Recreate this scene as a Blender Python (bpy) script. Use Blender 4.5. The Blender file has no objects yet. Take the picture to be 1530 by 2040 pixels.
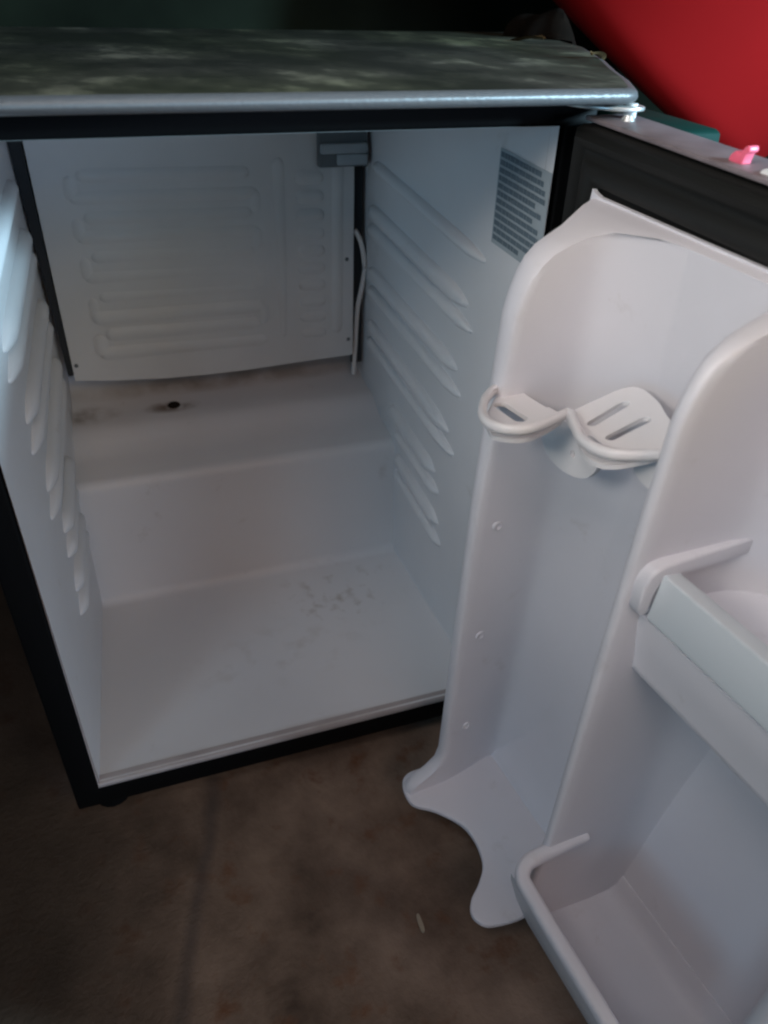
import bpy, bmesh, math, random
from mathutils import Vector, Matrix
random.seed(7)
sc = bpy.context.scene
C = sc.collection
Z0 = 0.055                      # height of the fridge opening's lower edge above the floor

# ------------------------------------------------------------------ camera
cam_d = bpy.data.cameras.new('camera'); cam = bpy.data.objects.new('camera', cam_d); C.objects.link(cam)
right = Vector((0.9470, -0.3220, 0.0260)); fwd = Vector((0.2770, 0.7690, -0.5760)).normalized()
right = (right - fwd*right.dot(fwd)).normalized(); up = right.cross(fwd)
cam.matrix_world = Matrix(((right.x, up.x, -fwd.x, -0.1056), (right.y, up.y, -fwd.y, -0.5236),
                           (right.z, up.z, -fwd.z, 0.6688+Z0), (0, 0, 0, 1)))
cam_d.sensor_fit = 'VERTICAL'; cam_d.sensor_height = 24.0
cam_d.lens = 24.0*1509.6/2040.0
cam_d.clip_start = 0.01; cam_d.clip_end = 100
cam_d.dof.use_dof = True; cam_d.dof.focus_distance = 0.62; cam_d.dof.aperture_fstop = 5.0
sc.camera = cam

# ------------------------------------------------------------------ world, lamps, exposure
w = bpy.data.worlds.new('World'); sc.world = w; w.use_nodes = True
bg = w.node_tree.nodes['Background']; bg.inputs[0].default_value = (0.45, 0.6, 1.0, 1); bg.inputs[1].default_value = 0.010
def area(name, loc, target, size, power, col, size_y=None):
    l = bpy.data.lights.new(name, 'AREA'); o = bpy.data.objects.new(name, l); C.objects.link(o)
    l.shape = 'RECTANGLE'; l.size = size; l.size_y = size_y or size; l.energy = power; l.color = col
    o.location = loc
    o.rotation_euler = (Vector(target)-Vector(loc)).to_track_quat('-Z', 'Y').to_euler()
    return o
area('window_light', (1.58, -1.16, 1.06+Z0), (-0.20, 0.15, 0.46+Z0), 0.26, 92, (0.50, 0.80, 1.0), 0.24)
def spot(o, deg): o.data.spread = math.radians(deg)
spot(area('door_fill', (-0.50, -0.62, 1.62), (0.22, -0.25, 0.70), 0.45, 0.62, (1.0, 0.92, 0.90)), 56)  # added fill aimed at the door, narrow spread fades it downwards
spot(area('side_light', (-0.90, -0.70, 1.20), (0.22, -0.20, 0.75), 0.35, 0.66, (1.0, 0.96, 0.90)), 44)  # added fill on the upper door
area('front_fill', (0.0, -2.5, 2.2), (0.0, 0.0, 0.4), 1.2, 12.0, (1.0, 0.69, 0.54))  # added fill from high in front, no known fixture
area('low_right_fill', (1.0, -2.0, 0.5), (0.0, 0.1, 0.4), 0.8, 18, (0.53, 0.72, 1.0))  # added cool fill, low at the front right
area('high_right_fill', (1.2, -2.2, 1.6), (0.0, 0.0, 0.3), 0.8, 7, (1.0, 0.76, 0.30))  # added warm fill, higher at the front right
area('left_fill', (-1.5, -1.25, 0.80), (0.2, 0.0, 0.4), 0.5, 4.4, (0.36, 0.70, 1.0))  # added blue fill from the front left, for the right inner wall
area('top_light', (-0.3, -0.9, 2.3), (0.0, -0.1, 0.4), 0.8, 1.5, (0.55, 0.75, 1.0))  # added weak fill from above
sc.view_settings.view_transform = 'Standard'; sc.view_settings.look = 'None'
sc.view_settings.exposure = 0.0; sc.view_settings.gamma = 1.0; sc.view_settings.use_curve_mapping = False
sc.cycles.filter_width = 2.2
sc.cycles.max_bounces = 10; sc.cycles.diffuse_bounces = 6

# ------------------------------------------------------------------ materials
def mat(name, col, rough=0.5, spec=0.5, metal=0.0, vary=0.0, scale=30, bump=0.0, bscale=200, dirt=None, dscale=14, dlo=0.62, dhi=0.75, coat=0, stains=()):
    m = bpy.data.materials.new(name); m.use_nodes = True
    nt = m.node_tree; N = nt.nodes; L = nt.links
    b = N['Principled BSDF']; b.inputs['Roughness'].default_value = rough
    b.inputs['Specular IOR Level'].default_value = spec; b.inputs['Metallic'].default_value = metal
    b.inputs['Coat Weight'].default_value = coat
    b.inputs['Base Color'].default_value = (*col, 1)
    tc = N.new('ShaderNodeTexCoord')
    out = None
    if vary:
        n = N.new('ShaderNodeTexNoise'); n.inputs['Scale'].default_value = scale; n.inputs['Detail'].default_value = 6
        L.new(tc.outputs['Object'], n.inputs['Vector'])
        r = N.new('ShaderNodeValToRGB'); r.color_ramp.elements[0].position = 0.3; r.color_ramp.elements[1].position = 0.7
        r.color_ramp.elements[0].color = (*[c*(1-vary) for c in col], 1); r.color_ramp.elements[1].color = (*[min(1, c*(1+vary)) for c in col], 1)
        L.new(n.outputs['Fac'], r.inputs[0]); out = r.outputs[0]
    if dirt:
        n = N.new('ShaderNodeTexNoise'); n.inputs['Scale'].default_value = dscale; n.inputs['Detail'].default_value = 8; n.inputs['Roughness'].default_value = 0.65
        L.new(tc.outputs['Object'], n.inputs['Vector'])
        r = N.new('ShaderNodeMapRange'); r.inputs[1].default_value = dlo; r.inputs[2].default_value = dhi; L.new(n.outputs['Fac'], r.inputs[0])
        mx = N.new('ShaderNodeMix'); mx.data_type = 'RGBA'; L.new(r.outputs[0], mx.inputs['Factor'])
        if out: L.new(out, mx.inputs[6])
        else: mx.inputs[6].default_value = (*col, 1)
        mx.inputs[7].default_value = (*dirt, 1); out = mx.outputs[2]
    for ctr, rad, scol, nsc, lo, hi in stains:
        mp = N.new('ShaderNodeVectorMath'); mp.operation = 'SUBTRACT'; L.new(tc.outputs['Object'], mp.inputs[0]); mp.inputs[1].default_value = (ctr[0], ctr[1]-0.2, ctr[2]+Z0)
        dv = N.new('ShaderNodeVectorMath'); dv.operation = 'DIVIDE'; L.new(mp.outputs[0], dv.inputs[0]); dv.inputs[1].default_value = rad
        ln = N.new('ShaderNodeVectorMath'); ln.operation = 'LENGTH'; L.new(dv.outputs[0], ln.inputs[0])
        fo = N.new('ShaderNodeMapRange'); fo.inputs[1].default_value = 1.0; fo.inputs[2].default_value = 0.3; L.new(ln.outputs['Value'], fo.inputs[0])
        n = N.new('ShaderNodeTexNoise'); n.inputs['Scale'].default_value = nsc; n.inputs['Detail'].default_value = 5; L.new(tc.outputs['Object'], n.inputs['Vector'])
        r = N.new('ShaderNodeMapRange'); r.inputs[1].default_value = lo; r.inputs[2].default_value = hi; L.new(n.outputs['Fac'], r.inputs[0])
        ml = N.new('ShaderNodeMath'); ml.operation = 'MULTIPLY'; L.new(fo.outputs[0], ml.inputs[0]); L.new(r.outputs[0], ml.inputs[1])
        mx = N.new('ShaderNodeMix'); mx.data_type = 'RGBA'; L.new(ml.outputs[0], mx.inputs['Factor'])
        if out: L.new(out, mx.inputs[6])
        else: mx.inputs[6].default_value = (*col, 1)
        mx.inputs[7].default_value = (*scol, 1); out = mx.outputs[2]
    if out: L.new(out, b.inputs['Base Color'])
    if bump:
        n = N.new('ShaderNodeTexNoise'); n.inputs['Scale'].default_value = bscale; n.inputs['Detail'].default_value = 4
        L.new(tc.outputs['Object'], n.inputs['Vector'])
        bp = N.new('ShaderNodeBump'); bp.inputs['Strength'].default_value = bump; bp.inputs['Distance'].default_value = 0.002
        L.new(n.outputs['Fac'], bp.inputs['Height']); L.new(bp.outputs[0], b.inputs['Normal'])
    return m
LINER_STAINS = [((0.095, 0.205, 0.004), (0.10, 0.085, 0.02), (0.42, 0.39, 0.36), 60, 0.55, 0.80),
    ((0.0, 0.12, 0.004), (0.13, 0.06, 0.02), (0.52, 0.50, 0.48), 34, 0.52, 0.80),
    ((-0.072, 0.400, 0.205), (0.040, 0.014, 0.02), (0.22, 0.18, 0.15), 60, 0.34, 0.62),
    ((-0.175, 0.400, 0.205), (0.045, 0.02, 0.03), (0.34, 0.31, 0.28), 40, 0.35, 0.6),
    ((0.0, 0.432, 0.222), (0.26, 0.02, 0.016), (0.36, 0.33, 0.30), 24, 0.30, 0.6),
    ((0.0, 0.002, 0.004), (0.26, 0.012, 0.01), (0.46, 0.41, 0.38), 18, 0.35, 0.65)]
M_liner = mat('liner_plastic', (0.66, 0.66, 0.67), 0.42, 0.4, vary=0.04, scale=6, bump=0.05, bscale=90, dirt=(0.42, 0.39, 0.36), dscale=20, dlo=0.64, dhi=0.90, stains=LINER_STAINS)
M_door = mat('door_plastic', (0.69, 0.672, 0.70), 0.36, 0.45, vary=0.035, scale=9, bump=0.04, bscale=120, dirt=(0.50, 0.46, 0.44), dscale=26, dlo=0.62, dhi=0.95)
M_rack = mat('rack_plastic', (0.77, 0.74, 0.735), 0.35, 0.45)
M_rail = mat('rail_plastic', (0.62, 0.66, 0.68), 0.25, 0.5)
M_panel = mat('evaporator_metal', (0.60, 0.61, 0.61), 0.45, 0.4, vary=0.05, scale=9, bump=0.06, bscale=70)
M_black = mat('black_paint', (0.0035, 0.0035, 0.0038), 0.55, 0.08, bump=0.06, bscale=260)
M_gasket = mat('gasket_rubber', (0.013, 0.013, 0.012), 0.5, 0.25)
M_lit_top = mat('lit_door_top', (0.20, 0.165, 0.172), 0.5, 0.4, vary=0.2, scale=40)
M_dgrey = mat('dark_plastic', (0.12, 0.14, 0.15), 0.5, 0.3)
M_mgrey = mat('bracket_plastic', (0.33, 0.37, 0.39), 0.5, 0.3)
M_gap_shade = mat('gap_shade', (0.035, 0.038, 0.042), 0.8, 0.15)
M_ink = mat('ink', (0.13, 0.17, 0.20), 0.6, 0.2)
M_sticker = mat('sticker', (0.34, 0.385, 0.41), 0.55, 0.3)
M_steel = mat('hinge_steel', (0.62, 0.63, 0.61), 0.32, 0.5, metal=0.6, vary=0.1, scale=80)
M_white = mat('white_nylon', (0.8, 0.8, 0.78), 0.35)
M_dark = mat('dark_hole', (0.02, 0.016, 0.014), 0.8, 0.1)
M_red = mat('red_plastic', (0.30, 0.008, 0.009), 0.75, 0.06, vary=0.05, scale=5)
M_pink = mat('pink_plastic', (0.85, 0.14, 0.22), 0.4)
M_green = mat('dark_green_plastic', (0.003, 0.032, 0.026), 0.7, 0.15)
M_brown = mat('brown_cloth', (0.006, 0.0035, 0.002), 0.95, 0.1, vary=0.4, scale=30, bump=0.5, bscale=60)
M_leaf = mat('dry_leaf', (0.13, 0.085, 0.04), 0.8, 0.1, vary=0.3, scale=60)
M_scrap = mat('pale_scrap', (0.30, 0.25, 0.18), 0.8)
M_wall = mat('dark_wall', (0.012, 0.016, 0.010), 0.9, 0.1, vary=0.6, scale=2.2, bump=0.3, bscale=12)

def worktop_material():
    m = bpy.data.materials.new('dusty_worktop'); m.use_nodes = True; nt = m.node_tree; N = nt.nodes; L = nt.links
    b = N['Principled BSDF']
    tc = N.new('ShaderNodeTexCoord'); mp = N.new('ShaderNodeMapping'); mp.inputs['Scale'].default_value = (6.5, 3.6, 5); mp.inputs['Rotation'].default_value = (0, 0, 0.12)
    L.new(tc.outputs['Object'], mp.inputs['Vector'])
    n1 = N.new('ShaderNodeTexNoise'); n1.inputs['Scale'].default_value = 2.2; n1.inputs['Detail'].default_value = 8; n1.inputs['Roughness'].default_value = 0.62
    n2 = N.new('ShaderNodeTexNoise'); n2.inputs['Scale'].default_value = 0.7; n2.inputs['Detail'].default_value = 3
    L.new(mp.outputs[0], n1.inputs['Vector']); L.new(mp.outputs[0], n2.inputs['Vector'])
    r1 = N.new('ShaderNodeValToRGB'); e = r1.color_ramp.elements
    e[0].position = 0.40; e[0].color = (0.024, 0.024, 0.019, 1); e[1].position = 0.74; e[1].color = (0.23, 0.21, 0.165, 1)
    e2 = e.new(0.55); e2.color = (0.050, 0.047, 0.036, 1)
    r2 = N.new('ShaderNodeValToRGB'); e = r2.color_ramp.elements
    e[0].position = 0.42; e[0].color = (0.80, 0.9, 0.65, 1); e[1].position = 0.62; e[1].color = (1, 1, 1, 1)  # faint green patches: reflected greenery put into the colour
    L.new(n1.outputs['Fac'], r1.inputs[0]); L.new(n2.outputs['Fac'], r2.inputs[0])
    mx = N.new('ShaderNodeMix'); mx.data_type = 'RGBA'; mx.blend_type = 'MULTIPLY'; mx.inputs['Factor'].default_value = 1
    L.new(r1.outputs[0], mx.inputs[6]); L.new(r2.outputs[0], mx.inputs[7]); L.new(mx.outputs[2], b.inputs['Base Color'])
    rr = N.new('ShaderNodeMapRange'); rr.inputs[1].default_value = 0.4; rr.inputs[2].default_value = 0.7; rr.inputs[3].default_value = 0.55; rr.inputs[4].default_value = 0.85
    L.new(n1.outputs['Fac'], rr.inputs[0]); L.new(rr.outputs[0], b.inputs['Roughness'])
    b.inputs['Specular IOR Level'].default_value = 0.25
    return m
M_top = worktop_material()
M_edge = mat('worktop_edge', (0.10, 0.10, 0.103), 0.40, 0.55, bump=0.2, bscale=300)

def floor_material():
    m = bpy.data.materials.new('dirty_floor'); m.use_nodes = True; nt = m.node_tree; N = nt.nodes; L = nt.links
    b = N['Principled BSDF']; b.inputs['Roughness'].default_value = 0.85; b.inputs['Specular IOR Level'].default_value = 0.2
    tc = N.new('ShaderNodeTexCoord')
    def noise(s, d, r=0.6):
        n = N.new('ShaderNodeTexNoise'); n.inputs['Scale'].default_value = s; n.inputs['Detail'].default_value = d; n.inputs['Roughness'].default_value = r
        L.new(tc.outputs['Object'], n.inputs['Vector']); return n
    n1 = noise(9, 8); n2 = noise(26, 6); n3 = noise(5, 5); n4 = noise(160, 3)
    r1 = N.new('ShaderNodeValToRGB'); e = r1.color_ramp.elements
    e[0].position = 0.3; e[0].color = (0.066, 0.043, 0.030, 1); e[1].position = 0.68; e[1].color = (0.25, 0.172, 0.125, 1)
    L.new(n1.outputs['Fac'], r1.inputs[0])
    r3 = N.new('ShaderNodeMapRange'); r3.inputs[1].default_value = 0.56; r3.inputs[2].default_value = 0.72; L.new(n2.outputs['Fac'], r3.inputs[0])
    m1 = N.new('ShaderNodeMix'); m1.data_type = 'RGBA'; L.new(r3.outputs[0], m1.inputs['Factor']); L.new(r1.outputs[0], m1.inputs[6]); m1.inputs[7].default_value = (0.13, 0.060, 0.032, 1)
    # long dark crack-like stain running out from under the fridge
    sx = N.new('ShaderNodeSeparateXYZ'); L.new(tc.outputs['Object'], sx.inputs[0])
    k = N.new('ShaderNodeMath'); k.operation = 'MULTIPLY_ADD'; k.inputs[1].default_value = -0.275; L.new(sx.outputs['Y'], k.inputs[0]); L.new(sx.outputs['X'], k.inputs[2])
    k2 = N.new('ShaderNodeMath'); k2.operation = 'MULTIPLY_ADD'; k2.inputs[1].default_value = 0.05; L.new(n3.outputs['Fac'], k2.inputs[0]); L.new(k.outputs[0], k2.inputs[2])
    k3 = N.new('ShaderNodeMath'); k3.operation = 'ADD'; k3.inputs[1].default_value = 0.103-0.025; L.new(k2.outputs[0], k3.inputs[0])
    k4 = N.new('ShaderNodeMath'); k4.operation = 'ABSOLUTE'; L.new(k3.outputs[0], k4.inputs[0])
    r4 = N.new('ShaderNodeMapRange'); r4.inputs[1].default_value = 0.002; r4.inputs[2].default_value = 0.012; r4.inputs[3].default_value = 0.55; r4.inputs[4].default_value = 0; L.new(k4.outputs[0], r4.inputs[0])
    m2 = N.new('ShaderNodeMix'); m2.data_type = 'RGBA'; L.new(r4.outputs[0], m2.inputs['Factor']); L.new(m1.outputs[2], m2.inputs[6]); m2.inputs[7].default_value = (0.060, 0.048, 0.044, 1)
    n5 = noise(3.2, 5)  # left part of the floor painted darker, for the weaker light there
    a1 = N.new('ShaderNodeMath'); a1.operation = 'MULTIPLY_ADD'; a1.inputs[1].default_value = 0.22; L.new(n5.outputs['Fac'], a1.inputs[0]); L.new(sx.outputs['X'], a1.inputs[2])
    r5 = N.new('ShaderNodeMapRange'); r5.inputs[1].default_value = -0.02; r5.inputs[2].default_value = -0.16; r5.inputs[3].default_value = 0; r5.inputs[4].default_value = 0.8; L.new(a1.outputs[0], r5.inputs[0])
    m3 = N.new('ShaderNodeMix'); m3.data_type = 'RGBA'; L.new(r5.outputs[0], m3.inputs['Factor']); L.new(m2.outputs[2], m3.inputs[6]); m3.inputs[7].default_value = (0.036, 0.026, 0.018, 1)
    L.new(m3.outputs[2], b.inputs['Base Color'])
    bp = N.new('ShaderNodeBump'); bp.inputs['Strength'].default_value = 0.5; bp.inputs['Distance'].default_value = 0.002
    L.new(n4.outputs['Fac'], bp.inputs['Height']); L.new(bp.outputs[0], b.inputs['Normal'])
    return m
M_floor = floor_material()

# ------------------------------------------------------------------ helpers
ROOT = Vector((0.0, 0.2, 0.0))
TH = math.radians(-83.85)
U = Vector((math.cos(TH), math.sin(TH), 0)); NN = Vector((U.y, -U.x, 0))
O = Vector((0.232, -0.035, 0)) + NN*0.025
def D(u, n, z): p = O + U*u + NN*n; return (p.x, p.y, z)          # door coordinates -> fridge coordinates
def F(x, y, z): return (x, y, z)

class MB:
    def __init__(s): s.v = []; s.f = []; s.mi = []
    def add(s, vs, fs, mi=0):
        b = len(s.v); s.v += [tuple(v) for v in vs]; s.f += [tuple(b+i for i in f) for f in fs]; s.mi += [mi]*len(fs)
    def grid(s, fn, nu, nv, closed_u=False, mi=0):
        vs = [fn(i/nu if not closed_u else i/nu, j/nv) for i in range(nu+(0 if closed_u else 1)) for j in range(nv+1)]
        cu = nu if closed_u else nu+1
        fs = []
        for i in range(nu):
            for j in range(nv):
                a = i*(nv+1)+j; b = ((i+1) % cu)*(nv+1)+j
                fs.append((a, b, b+1, a+1))
        s.add(vs, fs, mi)
    def box(s, x0, x1, y0, y1, z0, z1, T=F, mi=0):
        vs = [T(x, y, z) for x in (x0, x1) for y in (y0, y1) for z in (z0, z1)]
        s.add(vs, [(0, 1, 3, 2), (4, 6, 7, 5), (0, 4, 5, 1), (2, 3, 7, 6), (0, 2, 6, 4), (1, 5, 7, 3)], mi)
    def prism(s, poly, a0, a1, T, mi=0):           # poly in two axes, T(p, q, a)
        n = len(poly)
        vs = [T(p, q, a0) for p, q in poly] + [T(p, q, a1) for p, q in poly]
        fs = [(i, (i+1) % n, n+(i+1) % n, n+i) for i in range(n)] + [tuple(range(n))[::-1], tuple(range(n, 2*n))]
        s.add(vs, fs, mi)
    def sweep(s, path, sec, upv=(0, 0, 1), T=F, mi=0, caps=True):    # sec: list of (side, up) offsets
        P = [Vector(T(*p)) for p in path]; n = len(P); m = len(sec); vs = []
        for i in range(n):
            t = (P[min(i+1, n-1)]-P[max(i-1, 0)]).normalized(); upx = Vector(upv)
            side = t.cross(upx).normalized(); u2 = side.cross(t).normalized()
            vs += [P[i]+side*a+u2*b for a, b in sec]
        fs = [(i*m+j, i*m+(j+1) % m, (i+1)*m+(j+1) % m, (i+1)*m+j) for i in range(n-1) for j in range(m)]
        if caps: fs += [tuple(range(m))[::-1], tuple(range((n-1)*m, n*m))]
        s.add(vs, fs, mi)
    def lathe(s, prof, seg, T, mi=0):
        vs = [T(r*math.cos(2*math.pi*k/seg), r*math.sin(2*math.pi*k/seg), z) for k in range(seg) for r, z in prof]
        m = len(prof)
        s.add(vs, [(k*m+j, ((k+1) % seg)*m+j, ((k+1) % seg)*m+j+1, k*m+j+1) for k in range(seg) for j in range(m-1)], mi)
    def build(s, name, mats, parent=None, smooth=40, bevel=0, seg=3, root=None, weld=True, bang=30):
        bm = bmesh.new()
        for v in s.v: bm.verts.new(v)
        bm.verts.ensure_lookup_table()
        for f, mi in zip(s.f, s.mi):
            try:
                fc = bm.faces.new([bm.verts[i] for i in f]); fc.material_index = mi
            except ValueError: pass
        if weld: bmesh.ops.remove_doubles(bm, verts=bm.verts, dist=1e-5)
        bmesh.ops.recalc_face_normals(bm, faces=bm.faces)
        if bevel:
            ed = [e for e in bm.edges if len(e.link_faces) == 2 and e.calc_face_angle(0) > math.radians(bang)]
            bmesh.ops.bevel(bm, geom=ed, offset=bevel, segments=seg, affect='EDGES', profile=0.5, clamp_overlap=True)
        r = root if root is not None else ROOT
        bmesh.ops.translate(bm, verts=bm.verts, vec=(-r.x, -r.y, Z0-r.z))
        me = bpy.data.meshes.new(name); bm.to_mesh(me); bm.free()
        for mm in (mats if isinstance(mats, (list, tuple)) else [mats]): me.materials.append(mm)
        if smooth:
            for p in me.polygons: p.use_smooth = True
            me.set_sharp_from_angle(angle=math.radians(smooth))
        o = bpy.data.objects.new(name, me); C.objects.link(o)
        if parent: o.parent = parent
        else: o.location = r
        return o

def lerp(tab, x):
    if x <= tab[0][0]: return tab[0][1]
    for (a, b), (c, d) in zip(tab, tab[1:]):
        if x <= c: return b+(d-b)*(x-a)/(c-a)
    return tab[-1][1]
def catmull(pts, k=6, closed=True):
    n = len(pts); out = []
    rng = range(n) if closed else range(n-1)
    for i in rng:
        if closed: p0, p1, p2, p3 = pts[i-1], pts[i], pts[(i+1) % n], pts[(i+2) % n]
        else: p0, p1, p2, p3 = pts[max(i-1, 0)], pts[i], pts[i+1], pts[min(i+2, n-1)]
        for j in range(k):
            t = j/k
            out.append(tuple(0.5*(2*b+(c-a)*t+(2*a-5*b+4*c-d)*t*t+(3*b-a-3*c+d)*t**3) for a, b, c, d in zip(p0, p1, p2, p3)))
    if not closed: out.append(tuple(pts[-1]))
    return out
def smooth01(t): t = max(0, min(1, t)); return t*t*(3-2*t)
def tag(o, label, cat, group=None, kind=None):
    o['label'] = label; o['category'] = cat
    if group: o['group'] = group
    if kind: o['kind'] = kind
def holed(outer, holes, thick, T):
    """flat plate with real holes: 2-D curve filled, extruded, then mapped by T(p, q, h)"""
    cu = bpy.data.curves.new('tmp_plate', 'CURVE'); cu.dimensions = '2D'; cu.fill_mode = 'BOTH'; cu.extrude = thick/2
    for lp in [outer]+holes:
        sp = cu.splines.new('POLY'); sp.points.add(len(lp)-1); sp.use_cyclic_u = True
        for p, (a, b) in zip(sp.points, lp): p.co = (a*10, b*10, 0, 1)
    o = bpy.data.objects.new('tmp_plate', cu); C.objects.link(o)
    cu.extrude = thick*5
    me = bpy.data.meshes.new_from_object(o.evaluated_get(bpy.context.evaluated_depsgraph_get()))
    vs = [T(v.co.x/10, v.co.y/10, v.co.z/10) for v in me.vertices]; fs = [tuple(p.vertices) for p in me.polygons]
    bpy.data.objects.remove(o); bpy.data.curves.remove(cu); bpy.data.meshes.remove(me)
    return vs, fs
def slot(p, q, r, k=7):
    p = Vector(p); q = Vector(q); d = (q-p).normalized(); s = Vector((-d.y, d.x)); out = []
    for i in range(k+1):
        a = -math.pi/2+math.pi*i/k; out.append(tuple(q+d*(r*math.cos(a))+s*(r*math.sin(a))))
    for i in range(k+1):
        a = math.pi/2+math.pi*i/k; out.append(tuple(p+d*(r*math.cos(a))+s*(r*math.sin(a))))
    return out
def ridge(mb, A, B, N, w, h, taper=0.0, nl=14, na=6, pw=1.0):
    """low raised bead with rounded ends from A to B on a surface of normal N"""
    A = Vector(A); B = Vector(B); N = Vector(N).normalized(); d = B-A; Lg = d.length; d.normalize(); s = N.cross(d).normalized()
    def fn(a, b):
        e = 0.5-0.5*math.cos(math.pi*a); x = e*Lg; edge = min(x, Lg-x); k = math.sqrt(max(0, 1-(1-min(1, edge/(w*0.5)))**2))
        if taper: k *= min(1, 0.35+0.65*min(1, x/(taper*Lg)))
        phi = math.pi*(b-0.5); hh = max(0, math.cos(phi))**pw
        return A+d*x+s*(w/2*math.sin(phi)*k)+N*(h*hh*k-0.0004)
    mb.grid(fn, nl, na)
def circ(r, k=10): return [(r*math.cos(2*math.pi*i/k), r*math.sin(2*math.pi*i/k)) for i in range(k)]
def rrect(w, h, r, k=3):
    out = []
    for cx, cy, a0 in ((w/2-r, h/2-r, 0), (-w/2+r, h/2-r, 90), (-w/2+r, -h/2+r, 180), (w/2-r, -h/2+r, 270)):
        for i in range(k+1):
            a = math.radians(a0+90*i/k); out.append((cx+r*math.cos(a), cy+r*math.sin(a)))
    return out

# ------------------------------------------------------------------ setting
fm = MB(); fm.grid(lambda a, b: (-3+6*a, -3.5+6*b, -Z0), 4, 4)
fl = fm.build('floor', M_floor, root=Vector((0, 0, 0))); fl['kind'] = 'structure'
wm = MB(); wm.box(-2.6, 2.6, 1.30, 1.42, -Z0, 2.3)
wl = wm.build('wall', M_wall, root=Vector((0, 1.3, 0))); wl['kind'] = 'structure'
wl['label'] = 'dark unlit wall far behind the fridge'

# ------------------------------------------------------------------ the fridge
fridge = bpy.data.objects.new('mini_fridge', None); C.objects.link(fridge); fridge.location = ROOT
tag(fridge, 'black mini fridge with its door wide open and empty white inside', 'fridge')
H = 0.585
# cabinet: black shell with an opening
m = MB()
X, YB, ZB, ZT = 0.236, 0.485, -0.030, 0.6035
ox, oz0, oz1 = 0.2115, -0.0012, H+0.0012
for y, sgn in ((0.0, 1),):
    vs = [(-X, y, ZB), (X, y, ZB), (X, y, ZT), (-X, y, ZT), (-ox, y, oz0), (ox, y, oz0), (ox, y, oz1), (-ox, y, oz1)]
    m.add(vs, [(0, 1, 5, 4), (1, 2, 6, 5), (2, 3, 7, 6), (3, 0, 4, 7)])
m.add([(-X, 0, ZB), (X, 0, ZB), (X, YB, ZB), (-X, YB, ZB), (-X, 0, ZT), (X, 0, ZT), (X, YB, ZT), (-X, YB, ZT)],
      [(0, 3, 2, 1), (4, 5, 6, 7), (0, 4, 7, 3), (1, 2, 6, 5), (2, 3, 7, 6)])
m.add([(-ox, 0, oz0), (ox, 0, oz0), (ox, 0, oz1), (-ox, 0, oz1), (-ox, .012, oz0), (ox, .012, oz0), (ox, .012, oz1), (-ox, .012, oz1)],
      [(0, 1, 5, 4), (1, 2, 6, 5), (2, 3, 7, 6), (3, 0, 4, 7)])
cab = m.build('cabinet', M_black, fridge, bevel=0.0025, seg=2)
for x in (-0.205, 0.205):
    for y in (0.03, 0.44):
        m = MB(); m.lathe([(0, -0.0302), (0.015, -0.0302), (0.015, -0.040), (0.018, -0.046), (0.018, -0.0545), (0, -0.0545)], 16, lambda a, b, c, x=x, y=y: (x+a, y+b, c))
        m.build('foot', M_black, fridge)
# worktop with bullnose front edge
outl = [(-0.245, 0.555), (-0.246, -0.04), (-0.242, -0.046), (0.226, -0.0465), (0.236, -0.043), (0.2425, -0.033), (0.266, 0.010), (0.297, 0.075), (0.343, 0.165), (0.405, 0.31), (0.43, 0.40), (0.437, 0.487), (0.437, 0.555)]
m = MB(); zc, hh = 0.6092, 0.0048
rows = []
for k in range(9):
    a = -math.pi/2+math.pi*k/8
    ins = hh*1.15*(1-math.cos(a)); z = zc+hh*math.sin(a)
    rows.append((ins, z))
n = len(outl); cx, cy = 0.05, 0.2; vs = []
for ins, z in rows:
    for x, y in outl:
        dx, dy = cx-x, cy-y; l = math.hypot(dx, dy)
        sx = (1 if x < cx else -1)*ins; sy = (1 if y < cy else -1)*ins
        if -0.24 < x < 0.23 and y < 0: sx = 0
        vs.append((x+sx, y+sy, z))
fs = [(r*n+i, r*n+(i+1) % n, (r+1)*n+(i+1) % n, (r+1)*n+i) for r in range(8) for i in range(n)]
m.add(vs, fs, 1); m.add(vs[-n:], [tuple(range(n))], 0); m.add(vs[:n], [tuple(range(n))], 1)
m.build('worktop', [M_top, M_edge], fridge, smooth=50)

# white inner liner
def lx(y): return 0.206-0.032*y
def lxs(s, y): return lx(y)+(0.0035*max(0, 1-y/0.285) if s < 0 else 0)
prof = [(0.0, 0.0062), (0.06, 0.0045), (0.15, 0.004), (0.262, 0.004)]
prof += [(0.262+0.013*math.sin(a), 0.017-0.013*math.cos(a)) for a in [math.pi/8*i for i in range(1, 5)]]
prof += [(0.2785, 0.06), (0.2815, 0.12), (0.284, 0.160)]
prof += [(0.298-0.014*math.cos(a), 0.162+0.014*math.sin(a)) for a in [math.pi/2.3/5*i for i in range(0, 6)]]
prof += [(0.322, 0.1795), (0.340, 0.1845), (0.354, 0.1920), (0.366, 0.1990), (0.380, 0.2025), (0.397, 0.2040), (0.415, 0.2085), (0.435, 0.217), (0.449, 0.230), (0.454, 0.25), (0.455, 0.40), (0.455, 0.555), (0.450, 0.575), (0.44, 0.580), (0.2, 0.585), (0.0, 0.5862)]
m = MB(); nx = 10
def lfn(a, b):
    y, z = prof[round(b*(len(prof)-1))]
    return (-lxs(-1, y)+(lxs(-1, y)+lx(y))*a, y, z)
m.grid(lfn, nx, len(prof)-1)
for s in (-1, 1):
    # side wall: one strip per profile slice, fanned from the opening edge
    poly = [(s*lxs(s, y), y, z) for y, z in prof]
    m.add(poly, [tuple(range(len(poly)))])
liner = m.build('inner_liner', M_liner, fridge, smooth=35, bevel=0.0)
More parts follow.
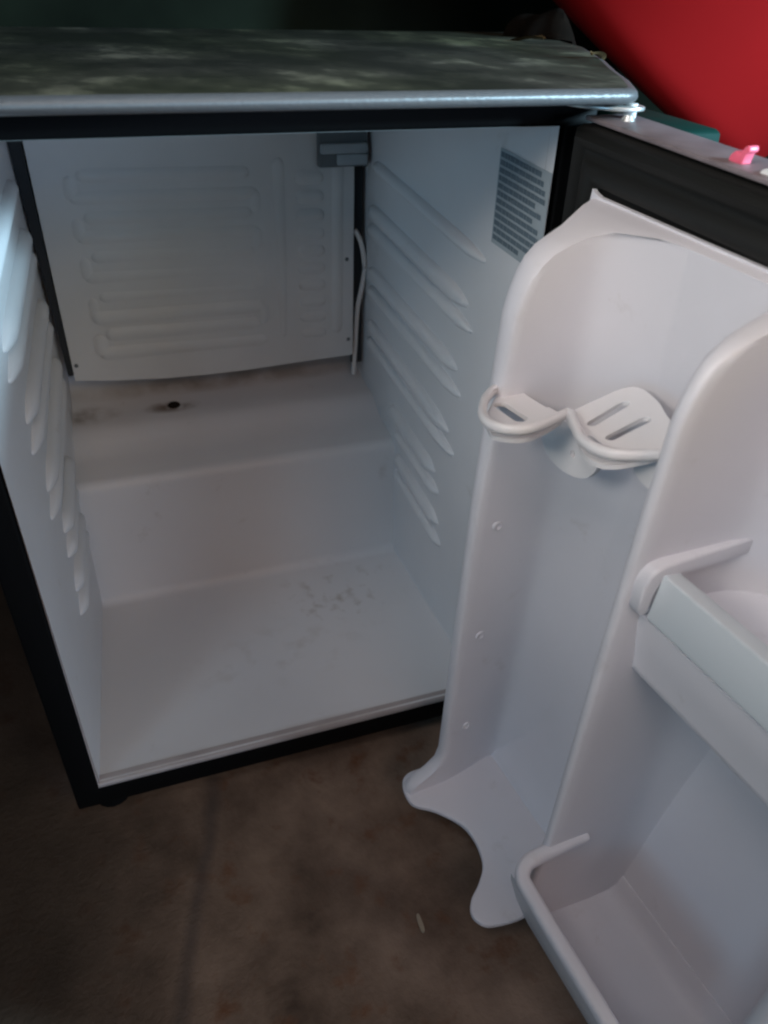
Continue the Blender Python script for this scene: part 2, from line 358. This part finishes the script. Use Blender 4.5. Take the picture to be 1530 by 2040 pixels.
# moulded lip round the opening
m = MB()
lip = [(0.2112, 0.0, 0.0), (0.2112, -0.0022, 0.0), (0.2095, -0.0032, 0.0018), (0.2075, -0.0028, 0.0048), (0.206, 0.0, 0.0062), (0.2056, 0.008, 0.0062)]
def lipfn(k, c):
    x, y, d = lip[k]; z0 = d; z1 = H-(0.2112-x)
    z0 = (0.2112-x)*1.15; e = 0.2112-x; xl = -(0.2112-e*0.25); z1 = H-e*0.2
    yt = 0.0115; z1 = H+0.0011
    return [(xl, y, z0), (x, y, z0), (x, yt, z1), (xl, yt, z1)][c]
vs = [lipfn(k, c) for k in range(len(lip)) for c in range(4)]
m.add(vs, [(k*4+c, k*4+(c+1) % 4, (k+1)*4+(c+1) % 4, (k+1)*4+c) for k in range(len(lip)-1) for c in range(4)])
M_lip = mat('lip_plastic', (0.36, 0.32, 0.31), 0.42, 0.4, vary=0.12, scale=25)
m.build('opening_lip', M_lip, liner, smooth=60)
# shelf guides on both side walls
guides = [(0.087, 0.465, 0.37, 0.492, 0.010), (0.112, 0.416, 0.385, 0.440, 0.014), (0.099, 0.395, 0.385, 0.419, 0.012),
          (0.123, 0.3455, 0.385, 0.366, 0.014), (0.111, 0.321, 0.385, 0.343, 0.012), (0.131, 0.269, 0.385, 0.298, 0.014), (0.1135, 0.249, 0.385, 0.275, 0.012),
          (0.157, 0.203, 0.300, 0.216, 0.014), (0.1435, 0.181, 0.275, 0.193, 0.012), (0.137, 0.141, 0.274, 0.158, 0.014), (0.126, 0.1175, 0.272, 0.137, 0.012)]
for s in (-1, 1):
    nrm = (-s, -0.032, 0)
    for y0, z0, y1, z1, wd in guides:
        m = MB(); ridge(m, (s*lxs(s, y0), y0, z0), (s*lxs(s, y1-0.02*(s < 0)), y1-0.02*(s < 0), z1), nrm, wd*(1.45 if s > 0 else 1.6), 0.0085 if s > 0 else 0.0095, taper=0.12)
        m.build('shelf_guide', M_liner, liner, smooth=60)
# drain hole and stain on the step
m = MB(); m.lathe([(0, 0.0006), (0.0035, 0.0008), (0.0055, 0.0012), (0.0062, 0.0)], 14, lambda a, b, c: (-0.068+a*1.3, 0.402+b, 0.2062+0.27*b+c))
m.build('drain_hole', M_dark, liner)

# evaporator plate with embossed coolant channels
m = MB(); y0 = 0.398
bot = [(-0.1795, 0.2567), (-0.13, 0.2515), (-0.073, 0.2478), (-0.02, 0.2468), (0.022, 0.2468), (0.09, 0.249), (0.174, 0.2505)]
def pf(a, b):
    x = -0.1795+0.3535*a; zb = lerp(bot, x); z = zb+(0.572-zb)*b
    bulge = 0.003*math.sin(math.pi*a)*(1-b)**2
    return (x+0.002*b, y0-bulge, z)
m.grid(pf, 24, 12); m.grid(lambda a, b: (lambda p: (p[0], p[1]+0.0025, p[2]))(pf(a, b)), 24, 12)
for e in (0, 1):
    m.grid(lambda a, b, e=e: (lambda p: (p[0], p[1]+0.0025*a, p[2]))(pf(e, b)), 1, 12)
    m.grid(lambda a, b, e=e: (lambda p: (p[0], p[1]+0.0025*a, p[2]))(pf(b, e)), 1, 24)
evap = m.build('evaporator_panel', M_panel, fridge, smooth=50)
for i, z in enumerate((0.285, 0.308, 0.329, 0.353, 0.3766, 0.399, 0.421, 0.4417, 0.463, 0.485)):
    m = MB(); x0 = -0.146 if i % 2 == 0 else -0.135; x1 = 0.052 if i % 2 else 0.060
    ridge(m, (x0, y0-0.002*(i < 3), z+0.003), (x1, y0-0.002*(i < 3), z), (0, -1, 0), 0.0175, 0.0026, nl=16, na=8, pw=2.6)
    m.build('channel_ridge', M_panel, evap, smooth=70)
zz = (0.285, 0.308, 0.329, 0.353, 0.3766, 0.399, 0.421, 0.4417, 0.463, 0.485)
for i in range(9):                      # bends that join the runs into one meander
    x = -0.1415 if i % 2 == 0 else 0.056
    m = MB(); ridge(m, (x, y0-0.002*(i < 2), zz[i]-0.001), (x, y0-0.002*(i < 2), zz[i+1]+0.004), (0, -1, 0), 0.0165, 0.0024, nl=10, na=8, pw=2.6)
    m.build('channel_bend', M_panel, evap, smooth=70)
for x in (0.081, 0.152):
    m = MB(); ridge(m, (x, y0-0.0005, 0.283), (x+0.004, y0, 0.50), (0, -1, 0), 0.017, 0.0024, nl=16, na=8, pw=2.6); m.build('channel_ridge', M_panel, evap, smooth=70)
for i in range(10):
    z = 0.287+i*0.021
    m = MB(); ridge(m, (0.103, y0-0.001, z+0.001), (0.138, y0-0.001, z), (0, -1, 0), 0.016, 0.0022, nl=10, na=8, pw=2.6); m.build('channel_ridge', M_panel, evap, smooth=70)
for x, z in ((-0.1747, 0.276), (0.1661, 0.379), (0.1679, 0.2731)):
    m = MB(); m.lathe([(0, 0.0012), (0.0018, 0.001), (0.0026, 0)], 10, lambda a, b, c, x=x, z=z: (x+a, y0-c-0.0004, z+b)); m.build('screw', M_dgrey, evap)
m = MB(); m.prism([(-0.1945, 0.572), (-0.1795, 0.572), (-0.1800, 0.262), (-0.1865, 0.262)], 0.400, 0.4085, lambda x, z, y: (x, y, z)); m.build('gap_shade_strip', M_gap_shade, fridge, bevel=0.0012, seg=2)  # dark strips either side: shade of the gap beside the plate, as colour
m = MB(); m.prism([(0.1760, 0.572), (0.1895, 0.572), (0.1890, 0.235), (0.1745, 0.235)], 0.4055, 0.412, lambda x, z, y: (x, y, z)); m.build('gap_shade_strip', M_gap_shade, fridge, bevel=0.0012, seg=2)
# thin white copper tube beside the plate
m = MB(); m.sweep(catmull([(0.178, 0.4045, 0.412), (0.1835, 0.402, 0.403), (0.1885, 0.401, 0.3853), (0.1905, 0.401, 0.3628), (0.1868, 0.402, 0.3371), (0.1822, 0.404, 0.3107), (0.180, 0.405, 0.2655), (0.178, 0.407, 0.218)], 5, False), circ(0.0032), T=F)
m.build('coolant_tube', mat('tube_white', (0.7, 0.68, 0.66), 0.4), fridge)
# bracket at the upper right of the plate
m = MB(); m.box(0.130, 0.188, 0.386, 0.3978, 0.4885, 0.560)
br = m.build('panel_bracket', M_dgrey, fridge, bevel=0.002, seg=2)
m = MB(); m.box(0.1305, 0.187, 0.379, 0.3858, 0.5035, 0.5145); m.box(0.150, 0.187, 0.380, 0.3858, 0.491, 0.5035); m.build('bracket_arm', M_mgrey, br, bevel=0.0025, seg=2)

# warning label printed on the right wall
m = MB()
def WL(a, b, h):   # a: 0 back .. 1 front ; b: 0 bottom .. 1 top
    y = 0.0785-0.0755*a; z = 0.4865+0.0705*b-0.004*a
    return (lx(y)-0.0006-h, y, z)
m.add([WL(-.03, -.03, 0), WL(1.04, -.03, 0), WL(1.04, 1.03, 0), WL(-.03, 1.03, 0)], [(0, 1, 2, 3)])
lab = m.build('warning_label', M_sticker, fridge, smooth=0)
m = MB(); ends = [0.86, 0.92, 0.97, 0.99, 0.82, 0.97, 0.80, 0.93, 0.95, 0.9, 0.86, 0.6]
for i, e in enumerate(ends):
    b1 = 1-i/len(ends); b0 = b1-0.058; a = 0.0
    while a < e-0.02:
        wd = min(random.uniform(0.05, 0.15), e-a)
        m.add([WL(a, b0, .0004), WL(a+wd, b0, .0004), WL(a+wd, b1-.004*random.random(), .0004), WL(a, b1-.004*random.random(), .0004)], [(0, 1, 2, 3)])
        a += wd+0.006
m.build('printed_text', M_ink, lab, smooth=0)

# ------------------------------------------------------------------ door
def dtop(u): return 0.5922-0.062*u
m = MB()
u0, u1, n0, n1 = -0.016, 0.452, -0.046, -0.029
vs = [D(u, nn, z) for u in (u0, u1) for nn in (n0, n1) for z in (-0.032, 1)]
vs = [(x, y, (dtop(u0) if i < 4 else dtop(u1)) if z == 1 else z) for i, (x, y, z) in enumerate(vs)]
m.add(vs, [(0, 1, 3, 2), (4, 6, 7, 5), (0, 4, 5, 1), (2, 3, 7, 6), (0, 2, 6, 4), (1, 5, 7, 3)])
door = m.build('door', M_black, fridge, bevel=0.004, seg=3)
m = MB(); m.box(u0+0.001, u1-0.001, -0.0445, -0.006, 0.0, 0.003, T=lambda u, nn, z: D(u, nn, dtop(u)+z))  # paler strip: light on the black door's top edge put into colour
m.build('lit_top_strip', M_lit_top, door, bevel=0.001, seg=2)
# gasket ring with ridges
m = MB()
gp = [(0.0015, -0.0285), (0.002, -0.0045), (0.004, 0.002), (0.008, 0.0055), (0.012, 0.0035), (0.014, 0.0005), (0.017, 0.0005), (0.020, 0.0055), (0.028, 0.0062), (0.033, 0.003), (0.035, -0.0035), (0.042, -0.0035), (0.042, -0.0285)]
vs = []
for d, h in gp:
    a0, a1, b0 = u0+d, u1-d, -0.032+min(d, 0.034)
    vs += [D(a0, h, b0), D(a1, h, b0), D(a1, h, dtop(a1)-d), D(a0, h, dtop(a0)-d)]
m.add(vs, [(k*4+c, k*4+(c+1) % 4, (k+1)*4+(c+1) % 4, (k+1)*4+c) for k in range(len(gp)-1) for c in range(4)])
m.build('door_gasket', M_gasket, door, smooth=60)

NMAX = [(-0.004, 0.126), (0.0, 0.130), (0.006, 0.129), (0.012, 0.122), (0.020, 0.109), (0.030, 0.0985), (0.045, 0.0945), (0.2, 0.0912), (0.336, 0.088), (0.42, 0.0845), (0.470, 0.0818),
        (0.489, 0.0808), (0.503, 0.0778), (0.516, 0.0735), (0.525, 0.0685), (0.532, 0.0615), (0.5375, 0.052), (0.542, 0.041), (0.546, 0.029), (0.549, 0.016), (0.551, 0.006), (0.5515, 0.001)]
def DS(u, n, z): return D(u, n, z-0.04*max(0, u-0.02)*smooth01((z-0.49)/0.06))
def wall(mb, uo, ui, zlo=-0.004, zhi=0.5515, cap=None, nlo=0.0, tail=None):
    zs = sorted({zlo, zhi} | {z for z, _ in NMAX if zlo < z < zhi} | {zlo+(zhi-zlo)*i/40 for i in range(41)})
    J = 12; cols = []
    for z in zs:
        nm = lerp(NMAX, z)
        if cap: nm = min(nm, cap)
        row = []
        for j in range(J+1):
            nn = nlo+(nm-nlo)*j/J; row.append((uo(nn, z), nn))
        a, b = uo(nm, z), ui(nm, z); bul = min(0.0028, max(nm, 0)*0.4)
        for t in (0.12, 0.32, 0.5, 0.68, 0.88): row.append((a+(b-a)*t, nm+bul*math.sin(math.pi*t)**0.6))
        if tail is None:
            for j in range(J, -1, -1):
                nn = nlo+(nm-nlo)*j/J; row.append((ui(nn, z), nn))
        else:                              # inner face runs on into the back skin as one surface
            nl = min(tail(0.11, z), nm)
            for j in range(20, -1, -1):
                nn = nl+(nm-nl)*(j/20)**1.6; row.append((ui(nn, z), nn))
            us = row[-1][0]
            for j in range(1, 41):
                u = us+(0.2035-us)*j/40; row.append((u, min(tail(u, z), max(nm, 0.001))))
        cols.append([DS(u, nn, z) for u, nn in row])
    k = len(cols[0]); vs = [v for c in cols for v in c]
    fs = [(i*k+j, i*k+j+1, (i+1)*k+j+1, (i+1)*k+j) for i in range(len(cols)-1) for j in range(k-1)]
    if tail is None: fs.append(tuple(range(k)))
    mb.add(vs, fs)
def ub(z): return 0.054+0.1*min(max(z, 0), 0.37)
def uo1(n, z): return 0.021+0.019*smooth01(n/0.05)
def ui1(n, z): return 0.0535+(ub(z)-0.016-0.0535)*max(0, (0.0935-n)/0.0825)**1.3 + 0.004*smooth01((z-0.3)/0.2)*(n/0.09) + 0.046*max(0, (0.050-max(n, 0.0115))/0.0385)**4.5
def uo2(n, z): return 0.2022-0.004*max(0, (0.09-n)/0.09)
def ui2(n, z): return 0.2105+0.006*max(0, (0.09-n)/0.09) + 0.006*max(0, 1-n/0.02)**2
def uo3(n, z): return 0.374-0.025*max(0, (0.09-n)/0.09)
def ui3(n, z): return 0.386+0.014*max(0, (0.09-n)/0.09)
# back skin of the liner
def nb(u, z):
    ch = 1 if u < 0.204 else 0
    if ch: return 0.0115 + 0.016*smooth01((u-0.150)/0.05)**2*smooth01((0.40-z)/0.25) + 0.020*math.exp(-max(z, 0)/0.035)
    return -0.0265 + 0.0295*smooth01((z-0.515)/0.035) + 0.033*max(0, min(1, (0.335-z)/0.31))
m = MB()
def bk(a, b, ua, ub_):
    u = ua+(ub_-ua)*a; z = 0.5515-0.5575*b
    nn = nb(u, z)
    return DS(u, nn, z)
m.grid(lambda a, b: bk(a, b**1.2, 0.2045, 0.397), 16, 90)
wall(m, uo1, ui1, tail=nb)
wall(m, uo3, ui3, zlo=0.0, nlo=-0.027)
tip = [(0.0165, 0.546), (0.0176, 0.5562), (0.0200, 0.5545), (0.026, 0.5526), (0.09, 0.5499), (0.397, 0.5376), (0.397, 0.530), (0.09, 0.543)]
m.prism(tip, 0.0005, 0.0040, lambda u, z, n: D(u, n, z))
dl = m.build('door_liner', M_door, door, smooth=50, weld=False)
m = MB(); NM2 = NMAX
NMAX = [(-0.002, 0.090), (0.02, 0.097), (0.06, 0.1000), (0.122, 0.0935)] + [t for t in NM2 if t[0] > 0.15]
wall(m, uo2, ui2, zlo=-0.002, nlo=-0.027)
NMAX = NM2
m.build('divider_wall', M_door, door, smooth=50)
# can tray (floor of the dispenser) with the finger cut-out
oc = catmull([(0.030, 0.100), (0.0285, 0.118), (0.034, 0.1295), (0.048, 0.1345), (0.064, 0.1325), (0.0785, 0.116), (0.100, 0.1005), (0.1165, 0.0965), (0.132, 0.0975), (0.147, 0.1025), (0.160, 0.1150), (0.170, 0.1285), (0.182, 0.1345), (0.194, 0.1285), (0.199, 0.115), (0.2015, 0.100)], 5, False)
oc += [(0.2015, 0.015), (0.030, 0.015)]
m = MB(); m.prism(oc, -0.0055, 0.0005, D)
m.build('can_tray', M_door, door, bevel=0.0016, seg=3, smooth=50)
# fillet between tray and back skin is part of the back skin (nb)

# middle shelf with thick rounded front
m = MB()
sp = [(-0.026, 0.361), (0.0715, 0.361), (0.0735, 0.3595), (0.0728, 0.350), (0.0705, 0.335), (0.0680, 0.3225), (0.0675, 0.3160), (0.0668, 0.3110), (0.0640, 0.3080), (0.0590, 0.3068), (0.045, 0.3075), (0.005, 0.314), (-0.026, 0.322)]
m.prism(sp, 0.2095, 0.374, lambda a, b, u: D(u, a, b))
m.build('door_shelf', M_door, door, smooth=40)
# raised pad that carries the rail, on the divider
m = MB()
pp = [(-0.026, 0.402), (0.070, 0.402), (0.0785, 0.4005), (0.083, 0.396), (0.0852, 0.388), (0.0848, 0.372), (0.0815, 0.3665), (0.076, 0.368), (0.0755, 0.380), (0.073, 0.3885), (0.066, 0.3905), (-0.026, 0.3895)]
m.prism(pp, 0.2098, 0.2195, lambda a, b, u: D(u, a, b))
m.build('rail_socket', M_door, door, bevel=0.0018, seg=3, smooth=50)
m = MB(); m.prism([(0.0590, 0.3930), (0.0728, 0.3955), (0.0765, 0.3630), (0.0640, 0.3625)], 0.2185, 0.374, lambda a, b, u: D(u, a, b))
m.build('shelf_rail', [M_rail], door, bevel=0.0016, seg=3, smooth=50)
# bottom bin
m = MB()
bp_ = [(-0.021, -0.006), (0.080, -0.006), (0.089, -0.003), (0.096, 0.005), (0.1035, 0.026), (0.1155, 0.06), (0.1265, 0.098), (0.128, 0.1085), (0.1205, 0.1085), (0.118, 0.095), (0.107, 0.06), (0.097, 0.03), (0.089, 0.016), (0.078, 0.009), (0.035, 0.0065), (0.022, 0.0075), (0.014, 0.0105), (0.0095, 0.018), (0.0070, 0.03), (-0.0205, 0.03)]
m.prism(bp_, 0.2095, 0.374, lambda a, b, u: D(u, a, b))
path = [(0.2108, 0.060, 0.1165), (0.2106, 0.085, 0.1165), (0.2104, 0.106, 0.1160)]
path += [(0.2234-0.013*math.cos(a), 0.110+0.0150*math.sin(a), 0.1155-0.003*(a/1.57)) for a in [math.pi/2*i/7 for i in range(0, 8)]]
path += [(0.26, 0.1260, 0.1122), (0.374, 0.1275, 0.1122)]
m.sweep(path, rrect(0.0112, 0.0105, 0.0036), T=D)
m.build('door_bin', M_door, door, smooth=45)
# can rack: scalloped rim, two slotted plates, hanging tongues
def rz(u): return 0.437+0.15*(u-0.045)
rim = [(0.040, 0.0600), (0.043, 0.0720), (0.0510, 0.0870), (0.0640, 0.1020), (0.077, 0.1123), (0.090, 0.1205), (0.102, 0.1245), (0.1115, 0.1240), (0.1200, 0.1185), (0.1236, 0.1066), (0.1195, 0.0900), (0.1132, 0.0735),
       (0.1190, 0.0735), (0.1316, 0.0812), (0.1420, 0.0870), (0.1529, 0.0923), (0.167, 0.0947), (0.1780, 0.0910), (0.1855, 0.0810), (0.1930, 0.0660), (0.1985, 0.055)]
rp = catmull(rim[:12], 5, False)+catmull(rim[12:], 5, False)
m = MB(); m.sweep([(u, n, rz(u)) for u, n in rp], [(a, b) for a, b in rrect(0.0058, 0.0068, 0.0027)], T=D)
rack = m.build('can_rack', M_rack, door, smooth=60)
TP = lambda u, n, h: D(u, n, rz(u)-0.0095+0.31*(0.09-n)+h)
pl = catmull([(0.0415, 0.0654), (0.0648, 0.0694), (0.0853, 0.0716), (0.1034, 0.0728), (0.1130, 0.0755), (0.1195, 0.090), (0.1225, 0.1066), (0.118, 0.1155), (0.110, 0.1205), (0.102, 0.1212), (0.078, 0.1095), (0.0525, 0.085)], 4)
pr_ = catmull([(0.1135, 0.0725), (0.1110, 0.0640), (0.1120, 0.0500), (0.1145, 0.0320), (0.1230, 0.0262), (0.145, 0.0315), (0.163, 0.0400), (0.188, 0.049), (0.1985, 0.056), (0.1925, 0.066), (0.185, 0.080), (0.1775, 0.0895), (0.167, 0.093), (0.153, 0.0905), (0.1316, 0.080)], 4)
TL = lambda u, n, h: D(u, n, rz(u)-0.0068+0.10*(0.09-n)+h)
for poly, holes in ((pl, [slot((0.0680, 0.0925), (0.0960, 0.0950), 0.0046)]), (pr_, [slot((0.1330, 0.0680), (0.1308, 0.0445), 0.0036), slot((0.1545, 0.0715), (0.1553, 0.0495), 0.0036), slot((0.1440, 0.0800), (0.1560, 0.0822), 0.0026)])):
    m = MB(); vs, fs = holed(poly, holes, 0.003, TL if poly is pl else TP); m.add(vs, fs); m.build('slotted_plate', M_rack, rack, smooth=30)
hole = [(0.1133+0.0026*math.cos(a), 0.4145+0.0026*math.sin(a)) for a in [2*math.pi*i/12 for i in range(12)]]
tg = catmull([(0.0765, 0.431), (0.0765, 0.4160), (0.0810, 0.4065), (0.0883, 0.4000), (0.1010, 0.3975), (0.1147, 0.3989), (0.1260, 0.4030), (0.1325, 0.4080), (0.1375, 0.4160), (0.1355, 0.4220), (0.130, 0.431)], 4)
m = MB(); vs, fs = holed(tg, [hole], 0.004, lambda u, z, h: D(u, 0.060+h, z)); m.add(vs, fs); m.build('tongue', M_rack, rack, smooth=30)
m = MB(); m.prism(catmull([(0.163, 0.447), (0.167, 0.438), (0.176, 0.432), (0.188, 0.431), (0.199, 0.437), (0.199, 0.450)], 4), 0.060, 0.064, lambda u, z, n: D(u, n, z)); m.build('tongue', M_rack, rack, smooth=30)
# moulded peg holes along wall of the can channel
for (n_, z_) in ((0.072, 0.320), (0.073, 0.200), (0.074, 0.0775)):
    uu = ui1(n_, z_)
    m = MB()
    m.lathe([(0.0048, -0.0008), (0.0042, 0.0012), (0.0030, 0.0014), (0.0022, 0.0003), (0.0, 0.0002)], 14, lambda a, b, c, uu=uu, n_=n_, z_=z_: D(uu+c-0.12*a*0, n_+a, z_+b))
    m.build('peg_hole', [M_door], door, smooth=60)
# hinge between cabinet top and door
m = MB(); zh = 0.6005
m.prism(catmull([(0.200, 0.012), (0.205, -0.022), (0.222, -0.042), (0.236, -0.046), (0.246, -0.038), (0.246, -0.015), (0.238, 0.012)], 4), zh, zh+0.0025, F)
hinge = m.build('hinge', M_steel, fridge, bevel=0.0006, seg=2)
m = MB(); m.lathe([(0, 0.6042), (0.0042, 0.6042), (0.0042, 0.5955), (0, 0.5955)], 14, lambda a, b, c: (0.2385+a, -0.034+b, c)); m.build('hinge_pin', M_white, hinge)
m = MB(); m.lathe([(0.0, 0.0035), (0.003, 0.0032), (0.0045, 0.0)], 12, lambda a, b, c: D(0.028+a, -0.006+b, 0.5985+c)); m.build('screw', M_steel, hinge)

# ------------------------------------------------------------------ things around the fridge
# large red plastic tub, tipped, behind the open door
axis = Vector((0.5955, -0.3887, 1.0)).normalized()
base = Vector((0.816, 0.826, 0.5516))
ex = axis.cross(Vector((0, 1, 0))).normalized(); ey = axis.cross(ex).normalized()
def TT(a, b, c): p = base+ex*a+ey*b+axis*c; return (p.x, p.y, p.z)
R_, c_ = 0.2927, 0.056
pr = [(0, 0.0), (0.12, 0.0)]+[(R_-c_+c_*math.sin(a), c_*(1-math.cos(a))) for a in [math.pi/2*k/7 for k in range(8)]]
pr += [(R_+0.02, 0.20), (R_+0.045, 0.36), (R_+0.050, 0.40), (R_+0.068, 0.403), (R_+0.070, 0.392), (R_+0.076, 0.392), (R_+0.076, 0.412), (R_+0.046, 0.416), (R_+0.036, 0.36), (R_+0.012, 0.20), (R_-0.009, 0.07), (R_-0.05, 0.012), (0, 0.010)]
m = MB(); m.lathe(pr, 64, TT)
tub = m.build('red_tub', M_red, root=Vector((base.x, base.y, base.z+Z0)), smooth=50)
tag(tub, 'large smooth red plastic tub tipped behind the open fridge door', 'tub')
# dark green bin, plus an added unseen box that props up the tub
m = MB()
gx, gy = 0.432, 0.20
ca, sa = math.cos(-0.10), math.sin(-0.10)
lv = [(0.92, -Z0+0.001), (1.0, 0.520), (1.07, 0.522), (1.08, 0.540), (1.06, 0.557), (0.98, 0.560)]
vs = [(gx+s_*(a*0.028*ca-b*0.07*sa), gy+s_*(a*0.028*sa+b*0.07*ca), z) for s_, z in lv for a, b in ((-1, -1), (1, -1), (1, 1), (-1, 1))]
m.add(vs, [(k*4+c, k*4+(c+1) % 4, (k+1)*4+(c+1) % 4, (k+1)*4+c) for k in range(len(lv)-1) for c in range(4)]+[(3, 2, 1, 0), tuple(range(20, 24))])
lv = [(0.90, -Z0+0.001), (0.99, 0.33), (1.03, 0.332), (1.03, 0.352), (0.97, 0.352), (0.955, 0.30)]  # wide low box: added unseen support for the tub
px_, py_ = 0.80, 0.60
vs = [(px_+s_*a*0.37, py_+s_*b*0.45, z) for s_, z in lv for a, b in ((-1, -1), (1, -1), (1, 1), (-1, 1))]
m.add(vs, [(k*4+c, k*4+(c+1) % 4, (k+1)*4+(c+1) % 4, (k+1)*4+c) for k in range(len(lv)-1) for c in range(4)]+[(3, 2, 1, 0), tuple(range(20, 24))])
gbin = m.build('green_bin_and_added_base', M_green, root=Vector((gx, gy, 0)), bevel=0.004, seg=2)
tag(gbin, 'dark green plastic bin behind the open door, with an added unseen base under the red tub', 'bin')
# brown cloth between the worktop and the tub
m = MB()
def cl(a, b):
    th = 2*math.pi*a; r = math.sin(math.pi/2*b); h = math.cos(math.pi/2*b)
    k = 1+0.12*math.sin(3*th+1)+0.08*math.sin(7*th+2)
    x = 0.452+0.060*r*k*math.cos(th); y = 0.452+0.050*r*k*math.sin(th)
    z = 0.6148+0.034*h*(0.8+0.2*math.sin(60*x)*math.sin(75*y+1))
    if x > 0.440: z -= 1.2*(x-0.440)
    return (x, y, z)
m.grid(cl, 40, 12, closed_u=True)
m.grid(lambda a, b: (lambda p: (p[0], p[1], 0.6145-(1.2*(p[0]-0.440)+0.002 if p[0] > 0.440 else 0)))(cl(a, b)), 40, 12, closed_u=True)
# ------- small scraps
def leaf(name, pos, L, Wd, rot, label):
    mm = MB(); c, s = math.cos(rot), math.sin(rot)
    def lf(a, b):
        x = (a-0.5)*L; y = (b-0.5)*Wd*math.sin(math.pi*(0.08+0.84*a))
        z = 0.0012+0.004*abs(b-0.5)+0.003*math.sin(3*a+1)
        return (pos[0]+c*x-s*y, pos[1]+s*x+c*y, pos[2]+z)
    mm.grid(lf, 10, 6); mm.grid(lambda a, b: (lambda p: (p[0], p[1], p[2]-0.0008))(lf(a, b)), 10, 6)
    o = mm.build(name, M_leaf, root=Vector((pos[0], pos[1], pos[2]+Z0))); tag(o, label, 'leaf', 'dry leaves on the worktop'); return o
leaf('dry_leaf', (0.335, 0.168, 0.614), 0.030, 0.012, 0.6, 'small tan dry leaf on the worktop edge touching the red tub')
leaf('dry_leaf', (0.375, 0.38, 0.614), 0.045, 0.02, 2.0, 'dry leaf lying on the worktop in front of the brown cloth')
cloth = m.build('brown_cloth', M_brown, root=Vector((0.452, 0.452, 0.614+Z0)))
tag(cloth, 'dark brown cloth heap on the back corner of the worktop beside the red tub', 'cloth')
# pink plastic scrap on the door top
m = MB(); up0 = dtop(0.15)+0.003
body = [(0.132, 0.0), (0.130, 0.006), (0.136, 0.013), (0.142, 0.012), (0.147, 0.019), (0.1515, 0.020), (0.153, 0.015), (0.150, 0.012), (0.148, 0.005), (0.1465, 0.0)]
up0 = dtop(0.115)+0.0026
m.prism(catmull(body, 4), -0.023, -0.016, lambda u, z, n: D(0.108+(u-0.132)*0.56, n, up0+z*0.50))
pk = m.build('pink_scrap', M_pink, root=Vector(D(0.115, -0.018, up0+Z0)), bevel=0.0012, seg=2)
tag(pk, 'small bright pink plastic piece standing on top of the open door', 'plastic piece')
m = MB(); m.prism(catmull([(0.134, 0.0), (0.135, 0.0025), (0.140, 0.0038), (0.145, 0.0025), (0.146, -0.0006)], 4), -0.024, -0.013, lambda u, z, n: D(u, n, up0-0.0012+z))
wp = m.build('white_scrap', M_white, root=Vector(D(0.136, -0.018, up0+Z0)))
tag(wp, 'little white scrap on the door top beside the pink piece', 'scrap')
m = MB(); m.prism(catmull([(-0.0016, -0.008), (0.0014, -0.0075), (0.002, 0.0), (0.0014, 0.008), (-0.001, 0.0078), (-0.002, 0.0)], 3), -Z0+0.0006, -Z0+0.0028, lambda a, b, z: (0.0595+a, -0.2017+b, z))
fk = m.build('floor_scrap', M_scrap, root=Vector((0.0595, -0.2017, 0)))
tag(fk, 'tiny pale fleck lying on the brown floor', 'scrap')
